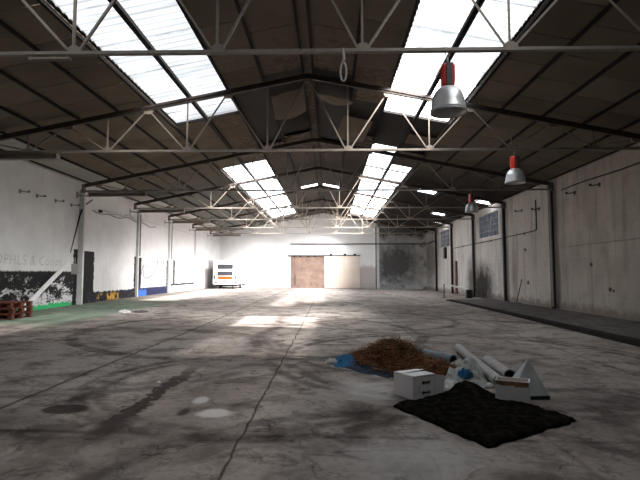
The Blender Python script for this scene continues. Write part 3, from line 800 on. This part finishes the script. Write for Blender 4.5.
# white rubble on the green floor
def lump(name, x, y, rx, ry, h, mat, seed, lb, cat, rz=0):
    def fn(u, v):
        a = 2 * PI * v; rr = math.sin(u * PI / 2)
        k = 1 + .35 * mnoise.noise(Vector((math.cos(a) * 1.5 + seed, math.sin(a) * 1.5, u * 2)))
        z = max(0, math.cos(u * PI / 2)) ** .7 * h * (1 + .6 * mnoise.noise(Vector((rr * math.cos(a) * 3, rr * math.sin(a) * 3, seed))))
        return (rx * rr * k * math.cos(a), ry * rr * k * math.sin(a), z)
    o = obj(name, B().grid(8, 22, fn), mat, loc=(x, y, fz(x, y) - .004)); o.rotation_euler.z = rz
    return tag(o, lb, cat) if lb else o
lump('rag', -7.62, 17.7, .22, .22, .10, 'rag', 3, 'crumpled white rag lying on the green painted floor', 'rag')
lump('rubble', -7.05, 17.9, .26, .2, .08, 'darkgrey', 5, 'low grey heap of rubble beside the white rag', 'rubble')
lump('paper_scrap', .70, 6.45, .06, .04, .03, 'rag', 8, 'small white paper scrap on the floor left of the white box', 'paper')
lump('paper_scrap', -2.42, 6.85, .03, .03, .02, 'rag', 9, 'tiny white scrap on the oily floor joint at left', 'paper')

# ------------------------------------------------------------------ far wall doors
br = struct('door_2', B().box((-2.25, YF - .03, 1.75), (3.4, .06, 3.3)), 'brick')
obj('slot', B().box((-3.55, YF - .07, 1.0), (.16, .02, 1.1)), 'darkgrey', br)
sd = thing('sliding_door', (1.2, YF - .12, fz(1.2, 48)), 'large beige sliding door hung on a rail at the far wall', 'door')
bb = B()
for k in range(8): bb.box((-1.5 + .43 * k, 0, 1.66), (.42, .05, 3.24))
obj('door_leaf', bb, 'door_beige', sd, bevel=.005)
obj('door_frame', B().box((-1.73, -.03, 1.66), (.06, .04, 3.24)).box((1.74, -.03, 1.66), (.06, .04, 3.24)).box((0, -.03, .1), (3.5, .04, .14)), 'door_beige', sd)
for xx in (-1.1, .3, 1.3): obj('hanger', B().box((xx, -.02, 3.36), (.26, .06, .22)), 'cable', sd)
r = thing('door_rail', (-.6, YF - .14, 3.45), 'dark steel rail over the bricked doorway and beige sliding door', 'rail')
obj('track', B().box((0, 0, 0), (7.3, .08, .09)), 'cable', r)
for xx in (-2.4, -1.6, -.9, -3.0, .6, 2.0, 2.9): obj('bracket', B().box((xx, .05, -.06), (.18, .10, .16)), 'cable', r)

# ------------------------------------------------------------------ caravan
cv = thing('caravan', (-9.2, 42.0, fz(-9.2, 42)), 'white caravan with orange rear stripe parked in the far left corner', 'caravan')
W, Ln = 2.16, 5.0
prof = [(0.02, .42), (.0, .75), (.03, 1.3), (.13, 2.25), (.22, 2.45), (.45, 2.53), (Ln - .6, 2.53), (Ln - .25, 2.42), (Ln - .02, 1.7), (Ln, .8), (Ln - .3, .42)]
bb = B().prism(prof, 'x', -W / 2, W / 2); obj('body', bb, 'caravan', cv, bevel=.06)
def rear_y(z): return .03 + (z - 1.3) * .105 if z > 1.3 else .02
def rear_panel(name, z0_, z1_, w, mat, x=0, lab=None, th=.03):
    bb = B(); y0_, y1_ = rear_y(z0_) - .012, rear_y(z1_) - .012
    bb.add([(x - w / 2, y0_ - th, z0_), (x + w / 2, y0_ - th, z0_), (x + w / 2, y1_ - th, z1_), (x - w / 2, y1_ - th, z1_),
            (x - w / 2, y0_ + .02, z0_), (x + w / 2, y0_ + .02, z0_), (x + w / 2, y1_ + .02, z1_), (x - w / 2, y1_ + .02, z1_)],
           [(0, 1, 2, 3), (7, 6, 5, 4), (0, 4, 5, 1), (1, 5, 6, 2), (2, 6, 7, 3), (3, 7, 4, 0)])
    o = obj(name, bb, mat, cv)
    if lab: o['label'] = lab
rear_panel('rear_window', 1.76, 2.16, 1.35, 'cwin', lab='upper dark rear window'); rear_panel('rear_window', 1.18, 1.54, 1.35, 'cwin', lab='lower dark rear window')
rear_panel('stripe', .84, 1.10, 1.25, 'orange', lab='orange stripe'); rear_panel('number_plate', .64, .75, .52, 'redlamp')
for xx in (-.93, .93): rear_panel('tail_light', .86, 1.2, .13, 'darkgrey', xx); 
for xx in (-.8, .95): rear_panel('tail_reflector', .50, .64, .22, 'redlamp', xx)
obj('bumper', B().box((0, -.03, .46), (W - .1, .08, .10)), 'white', cv)
obj('underbody', B().box((0, Ln / 2 + .1, .33), (1.9, Ln - .9, .18)), 'black', cv)
obj('chassis', B().box((0, Ln / 2, .36), (1.5, Ln - .6, .12)).box((-.6, .5, .2), (.07, .07, .4)).box((.6, .5, .2), (.07, .07, .4)), 'black', cv)
for s in (-1, 1):
    w = obj('wheel', B().lathe([(.0, -.09), (.2, -.09), (.30, -.08), (.32, -.05), (.32, .05), (.30, .08), (.2, .09), (0, .09)], n=24), 'tyre', cv, smooth=True)
    w.location = (s * .92, 2.4, .318); w.rotation_euler = (0, PI / 2, 0)
    obj('hub', B().lathe([(0, .095 * s), (.12, .095 * s), (.17, .085 * s)], n=20), 'grey', w)
for yy in (1.2, 3.9):
    obj('side_window', B().box((W / 2 + .005, yy, 1.65), (.03, .85, .55)), 'cwin', cv, bevel=.02); obj('side_window', B().box((-W / 2 - .005, yy, 1.65), (.03, .85, .55)), 'cwin', cv, bevel=.02)
obj('entry_door', B().box((W / 2 + .004, 2.6, 1.35), (.02, .62, 1.75)), 'white', cv)
obj('roof_vent', B().box((0, 2.0, 2.56), (.5, .5, .10)).box((-.3, .9, 2.55), (.9, .08, .08)), 'grey', cv, bevel=.02)

# ------------------------------------------------------------------ right side items
r = thing('broom', (9.08, 23.8, .15), 'dark broom leaning on the right wall between the columns', 'broom')
obj('handle', B().tube([(.03, 0, .07), (.55, .6, 1.2)], .022, 8), 'cable', r)
obj('head', B().box((.02, -.02, .05), (.16, .40, .10), (0, 0, .4)), 'darkgrey', r)
r = thing('rusty_post', (XR - .08, 36.9, fz(XR, 37)), 'rusty brown post standing against the right wall near the fourth column', 'post')
obj('shaft', B().box((0, 0, 1.25), (.10, .34, 2.5)), 'rust', r); obj('foot', B().box((-.03, 0, .02), (.16, .5, .04)), 'rust', r)
r = thing('barrier', (8.0, 31.5, fz(8, 31)), 'white barrier arm on a thin stand beyond the end of the kerb', 'barrier')
obj('stand', B().tube([(-.5, .4, 0), (-.5, .4, .95)], .03, 8).box((-.5, .4, .012), (.26, .26, .024)), 'cable', r)
obj('arm', B().bar((-.55, .4, .92), (.75, -.6, .52), .10, .10, (0, 0, 1)), 'white', r)
obj('weight_block', B().box((.83, -.66, .27), (.34, .34, .54)), 'black', r)
o = obj('fuse_box', B().box((XR - .08, 40.3, 3.36), (.14, .62, .95)), 'black', bevel=.02)
tag(o, 'small black box mounted high on the right wall below the far window', 'box')
obj('lid', B().box((XR - .155, 40.3, 3.36), (.012, .54, .86)), 'black', o)

# ------------------------------------------------------------------ the heap of rubbish
# black mat
A, Bq, Cq = Vector((.74, 5.80)), Vector((1.43, 4.49)), Vector((2.67, 5.37)); Dq = Vector((1.95, 6.80))
def fmat(u, v):
    p = (A * (1 - u) + Bq * u) * (1 - v) + (Dq * (1 - u) + Cq * u) * v
    e = min(u, 1 - u, v, 1 - v)
    n = mnoise.noise(Vector((p.x * 5, p.y * 5, 1))); n2 = mnoise.noise(Vector((p.x * 16, p.y * 16, 4)))
    jx = .035 * mnoise.noise(Vector((p.x * 7, p.y * 7, 9))); jy = .035 * mnoise.noise(Vector((p.x * 7, p.y * 7, 19)))
    z = fz(p.x) + .035 + .022 * n + .014 * n2
    z += .11 * math.exp(-((u - .04) / .16) ** 2) * math.exp(-((v - .84) / .14) ** 2)
    if e < .01: z = fz(p.x) + .003
    return (p.x + jx, p.y + jy, z)
o = obj('floor_mat', B().grid(56, 60, fmat), 'mat', smooth=True, solid=.012)
tag(o, 'rumpled black mat spread on the floor in front of the rubbish heap', 'mat')
# straw
bb = B(); rnd = random.Random(3)
def heap(x, y):
    a, c = (x - 1.10) * .53 - (y - 8.25) * .85, (x - 1.10) * .85 + (y - 8.25) * .53
    d = (a / 1.0) ** 2 + (c / .50) ** 2
    d2 = ((x - 1.62) / .45) ** 2 + ((y - 7.50) / .40) ** 2
    return max(.47 * math.exp(-d * 1.5), .25 * math.exp(-d2 * 1.3))
bb2 = B()
def fheap(u, v):
    x, y = .15 + 2.05 * u, 7.05 + 2.4 * v
    h = heap(x, y) * .9 - .06 + .03 * mnoise.noise(Vector((x * 7, y * 7, 0)))
    return (x, y, fz(x) + max(h, -.03))
cnt = 0
while cnt < 5200:
    x, y = rnd.uniform(.25, 2.15), rnd.uniform(7.0, 9.5)
    h = heap(x, y)
    if rnd.random() > h / .46 + .02 or h < .05: continue
    cnt += 1
    z = fz(x) + h * rnd.uniform(.25, 1.0)
    a = rnd.gauss(.1, .7) + (PI if rnd.random() < .5 else 0); L = rnd.uniform(.12, .42); pit = rnd.gauss(.12, .42)
    d = Vector((math.cos(a) * math.cos(pit), math.sin(a) * math.cos(pit), math.sin(pit)))
    p0 = Vector((x, y, z)) - d * L / 2; bend = Vector((rnd.gauss(0, .03), rnd.gauss(0, .03), rnd.gauss(-.01, .03)))
    w = rnd.uniform(.003, .006); sd_ = d.cross(Vector((0, 0, 1))).normalized() * w
    up = Vector((0, 0, w))
    ps = [p0, p0 + d * L / 2 + bend, p0 + d * L]
    for p in ps: p.z = max(p.z, fz(p.x) + .006)
    bb.add([ps[0] - sd_, ps[0] + sd_, ps[1] - sd_ + up, ps[1] + sd_ - up, ps[2] - sd_ * .4, ps[2] + sd_ * .4], [(0, 1, 3, 2), (2, 3, 5, 4)])
o = obj('straw_heap', bb, 'straw'); tag(o, 'heap of reddish brown dry straw on the floor behind the white box', 'straw', kind='stuff')
o = obj('straw_core', B().grid(30, 24, fheap), 'straw', o, smooth=True)
# tarps
def crumple(name, x, y, sx, sy, h, mat, seed, lb, cat, rz=0, fr=5, res=44, parent=None):
    def fn(u, v):
        px, py = (u - .5) * sx, (v - .5) * sy
        e = min(1, min(u, 1 - u, v, 1 - v) * 3.2); e = math.sqrt(e)
        d = min(1, 2.0 * math.hypot(u - .5, v - .5)); dome = 1 - .75 * d * d
        q = Vector((px * fr, py * fr, seed))
        n = 1 - 2 * abs(mnoise.noise(q)); n2 = 1 - 2 * abs(mnoise.noise(q * 2.6 + Vector((3, 1, 4)))); n3 = 1 - 2 * abs(mnoise.noise(q * 5.5))
        jx = .10 * sx * mnoise.noise(Vector((v * 3, seed, u))) + .05 * sx * mnoise.noise(q * 2); jy = .12 * sy * mnoise.noise(Vector((u * 3, seed + 7, v))) + .05 * sy * mnoise.noise(q * 2 + Vector((9, 9, 9)))
        return (px + jx, py + jy, max(.004, h * e * (.55 * dome + .26 * n * dome + .14 * n2 + .06 * n3)))
    o = obj(name, B().grid(res, res, fn), mat, parent, solid=.006, loc=(x, y, fz(x)))
    o.rotation_euler.z = rz
    return tag(o, lb, cat) if lb else o
crumple('tarpaulin', .28, 8.5, .50, .62, .17, 'bluetarp', 2, 'crumpled bright blue tarpaulin at the left end of the rubbish heap', 'tarpaulin', .2, 6)
crumple('tarpaulin', .70, 7.92, 1.15, .50, .08, 'navytarp', 11, 'dark navy tarpaulin flattened on the floor left of the white box', 'tarpaulin', -.85, 5)
lump('plastic_scrap', .02, 8.45, .12, .09, .09, 'sheet', 12, 'pale plastic scrap at the left tip of the blue tarpaulin', 'plastic')
# blue-grey roll behind the straw
def roll(name, p, q, r, mat, lb, inner='black', wall=.018):
    p, q = Vector(p), Vector(q); d = q - p; L = d.length
    t = thing(name, p, lb, 'roll', 'rolls in the rubbish heap'); t.rotation_euler = d.to_track_quat('Z', 'Y').to_euler()
    obj('tube', B().lathe([(r - wall, .0), (r, .0), (r, L * .5), (r, L), (r - wall, L), (r - wall, 0)], n=24), mat, t, smooth=False)
    obj('hollow_shade', B().lathe([(0, L - .05), (r - wall, L - .05), (r - wall, L - .002)], n=24), inner, t)  # black plug standing in for the shade inside the roll
    return t
roll('fabric_roll', (1.40, 9.45, fz(1.1) + .105), (2.10, 8.35, fz(2) + .105), .10, 'duct', 'blue-grey roll lying behind the straw heap')
lump('plastic_scrap', 2.14, 8.16, .13, .10, .14, 'rag', 22, 'white plastic scrap at the open end of the blue-grey roll', 'plastic')
roll('carpet_roll', (2.62, 10.0, fz(2.6) + .085), (2.36, 6.9, fz(2.4) + .085), .078, 'roll', 'pale grey roll lying on the floor behind the heap, the longer of the two')
roll('carpet_roll', (2.69, 8.4, fz(2.2) + .10), (2.56, 7.0, fz(2.4) + .14), .092, 'roll', 'pale grey roll with dark open end facing front, the shorter of the two')
crumple('plastic_sheet', 1.90, 7.08, .72, .60, .30, 'sheet', 31, 'crumpled grey plastic sheeting between the white box and the rolls', 'plastic sheet', .3, 4)
crumple('plastic_sheet', 2.12, 7.40, .42, .40, .38, 'sheet', 37, 'grey plastic sheet bunched against the foot of the rolls', 'plastic sheet', -.2, 3)
o = lump('blue_rag', 1.90, 6.90, .10, .09, .09, 'bluetarp', 41, 'small blue rag on the crumpled grey sheeting', 'rag'); o.location.z += .15
# folded grey panel standing like a tent
r = thing('folded_panel', (2.72, 6.55, fz(2.7)), 'grey panel folded to a triangle standing at the right end of the heap', 'panel')
ap0, ap1 = Vector((.02, .25, .42)), Vector((-.10, -.15, .30))
apex = Vector((-.08, .0, .46)); fl_, fr_, bl_ = Vector((-.26, -.16, .24)), Vector((.07, -.26, .02)), Vector((-.30, .30, .02)); frb = Vector((.13, -.08, .02)); flb = Vector((-.28, -.30, .02))
obj('front_face', B().add([apex, fl_, flb, fr_], [(0, 1, 2, 3)]), 'panel', r, solid=.014)
obj('side_face', B().add([apex, fr_, frb + Vector((0, .0, 0)), apex + Vector((.03, .12, -.02))], [(0, 1, 2, 3)]), 'panel', r, solid=.014)
obj('back_face', B().add([apex, fl_, bl_], [(0, 1, 2)]), 'panel', r, solid=.014)
obj('base_edge', B().bar(flb, fr_, .03, .05, (0, 0, 1)), 'black', r)
# white box
r = thing('cardboard_box', (1.13, 6.25, fz(1.13) + .004), 'closed white cardboard box with black arrows on the floor left of the mat', 'box', rz=0.0)
P1, P2, P3 = Vector((1.03, 6.11)), Vector((.83, 6.40)), Vector((1.34, 6.29))
c0 = Vector((1.13, 6.25))
u = (P2 - P1); v = (P3 - P1)
def bp(a, c, z): p = P1 + u * a + v * c - c0; return (p.x, p.y, z)
Hb = .285
bb = B().add([bp(0, 0, 0), bp(1, 0, 0), bp(1, 1, 0), bp(0, 1, 0), bp(0, 0, Hb), bp(1, 0, Hb), bp(1, 1, Hb), bp(0, 1, Hb)],
             [(3, 2, 1, 0), (4, 5, 6, 7), (0, 1, 5, 4), (1, 2, 6, 5), (2, 3, 7, 6), (3, 0, 4, 7)])
obj('carton_body', bb, 'carton', r, bevel=.004)
obj('flap', B().add([bp(-.02, .0, Hb + .006), bp(.52, .0, Hb + .008), bp(.52, 1.0, Hb + .008), bp(-.02, 1.0, Hb + .006)], [(0, 1, 2, 3)]), 'carton', r, solid=.005)
obj('flap', B().add([bp(1.0, .0, Hb + .006), bp(.54, .0, Hb + .010), bp(.54, 1.0, Hb + .030), bp(1.0, 1.0, Hb + .006)], [(0, 1, 2, 3)]), 'carton', r, solid=.005)
obj('side_flap', B().add([bp(0, 1.0, .0), bp(.05, 1.50, .0), bp(.05, 1.48, .25), bp(0, 1.0, Hb - .005)], [(0, 1, 2, 3)]), 'carton', r, solid=.006)
def front_pt(c, z, off=.004):
    nrm = Vector((v.y, -v.x)).normalized() * off; p = P1 + v * c - c0 + nrm; return Vector((p.x, p.y, z))
for zc_ in (.200, .075):
    bb = B()
    n_ = Vector((v.y, -v.x, 0)).normalized()
    bb.bar(front_pt(.46, zc_), front_pt(.74, zc_), .018, .004, n_)
    bb.add([front_pt(.38, zc_), front_pt(.50, zc_ + .028), front_pt(.50, zc_ - .028)], [(0, 1, 2)])
    bb.bar(front_pt(.74, zc_ - .022), front_pt(.74, zc_ + .022), .010, .004, n_)
    obj('handling_arrow', bb, 'black', r)
obj('printed_text', B().add([front_pt(.27, .07), front_pt(.29, .07), front_pt(.29, .17), front_pt(.27, .17)], [(0, 1, 2, 3)]), 'greycable', r)
# small white carton with stained rim
r = thing('open_carton', (2.28, 6.16, fz(2.28) + .01), 'small open white carton with brown stained rim, by the back edge of the mat', 'carton', rz=-.42)
w_, d_, h_ = .38, .24, .26
bb = B()
bb.box((0, -d_ / 2, h_ / 2), (w_, .012, h_)); bb.box((0, d_ / 2, h_ / 2), (w_, .012, h_)); bb.box((-w_ / 2, 0, h_ / 2), (.012, d_, h_)); bb.box((w_ / 2, 0, h_ / 2), (.012, d_, h_)); bb.box((0, 0, .008), (w_, d_, .012))
obj('carton_body', bb, 'carton', r)
p = obj('stained_rim', B().grid(16, 1, lambda a, t: ((a - .5) * w_, -d_ / 2 - .008, h_ - (.025 + .06 * abs(mnoise.noise(Vector((a * 7, 3, 1)))) + .02) * t)).box((0, -.0, h_ - .05), (w_ - .03, d_ - .03, .01)), 'carton_in', r)
p['label'] = 'brown stained rim and inside'

# ------------------------------------------------------------------ light
sd_dir = Vector((-4.65, .7, -7.0))
def sun(name, strength, ang, col, sd_dir=sd_dir):
    L = bpy.data.lights.new(name, 'SUN'); L.energy = strength; L.angle = math.radians(ang); L.color = col
    o = bpy.data.objects.new(name, L); C.objects.link(o); o.rotation_euler = sd_dir.to_track_quat('-Z', 'Y').to_euler(); o.location = (20, -8, 30); return o
sun('sun', 20.0, 2.5, (1, .96, .92))
sun('added_scatter_sun', 80.0, 50, (1, .98, .97), Vector((-5.5, 4.0, -5.5)))  # second sun added, standing for light the panes scatter towards the far wall
wd = bpy.data.worlds.new('sky'); S.world = wd; wd.use_nodes = True
bg = wd.node_tree.nodes['Background']; bg.inputs[0].default_value = (.88, .94, 1, 1); bg.inputs[1].default_value = 3.0

# ------------------------------------------------------------------ camera
cam = bpy.data.cameras.new('camera'); cam.sensor_width = 36; cam.lens = 27.0; cam.clip_end = 300
co_ = bpy.data.objects.new('camera', cam); C.objects.link(co_); co_.location = (0, 0, 1.65)
co_.rotation_euler = (PI / 2 + math.atan(33.5 / 480), 0, math.atan(10 / 480))
S.camera = co_
S.view_settings.view_transform = 'Standard'; S.view_settings.look = 'None'; S.view_settings.gamma = 1; S.view_settings.use_curve_mapping = False
S.view_settings.exposure = 0.42
S.cycles.use_denoising = True
S.cycles.max_bounces = 8; S.cycles.diffuse_bounces = 5; S.cycles.transparent_max_bounces = 12; S.cycles.sample_clamp_indirect = 8
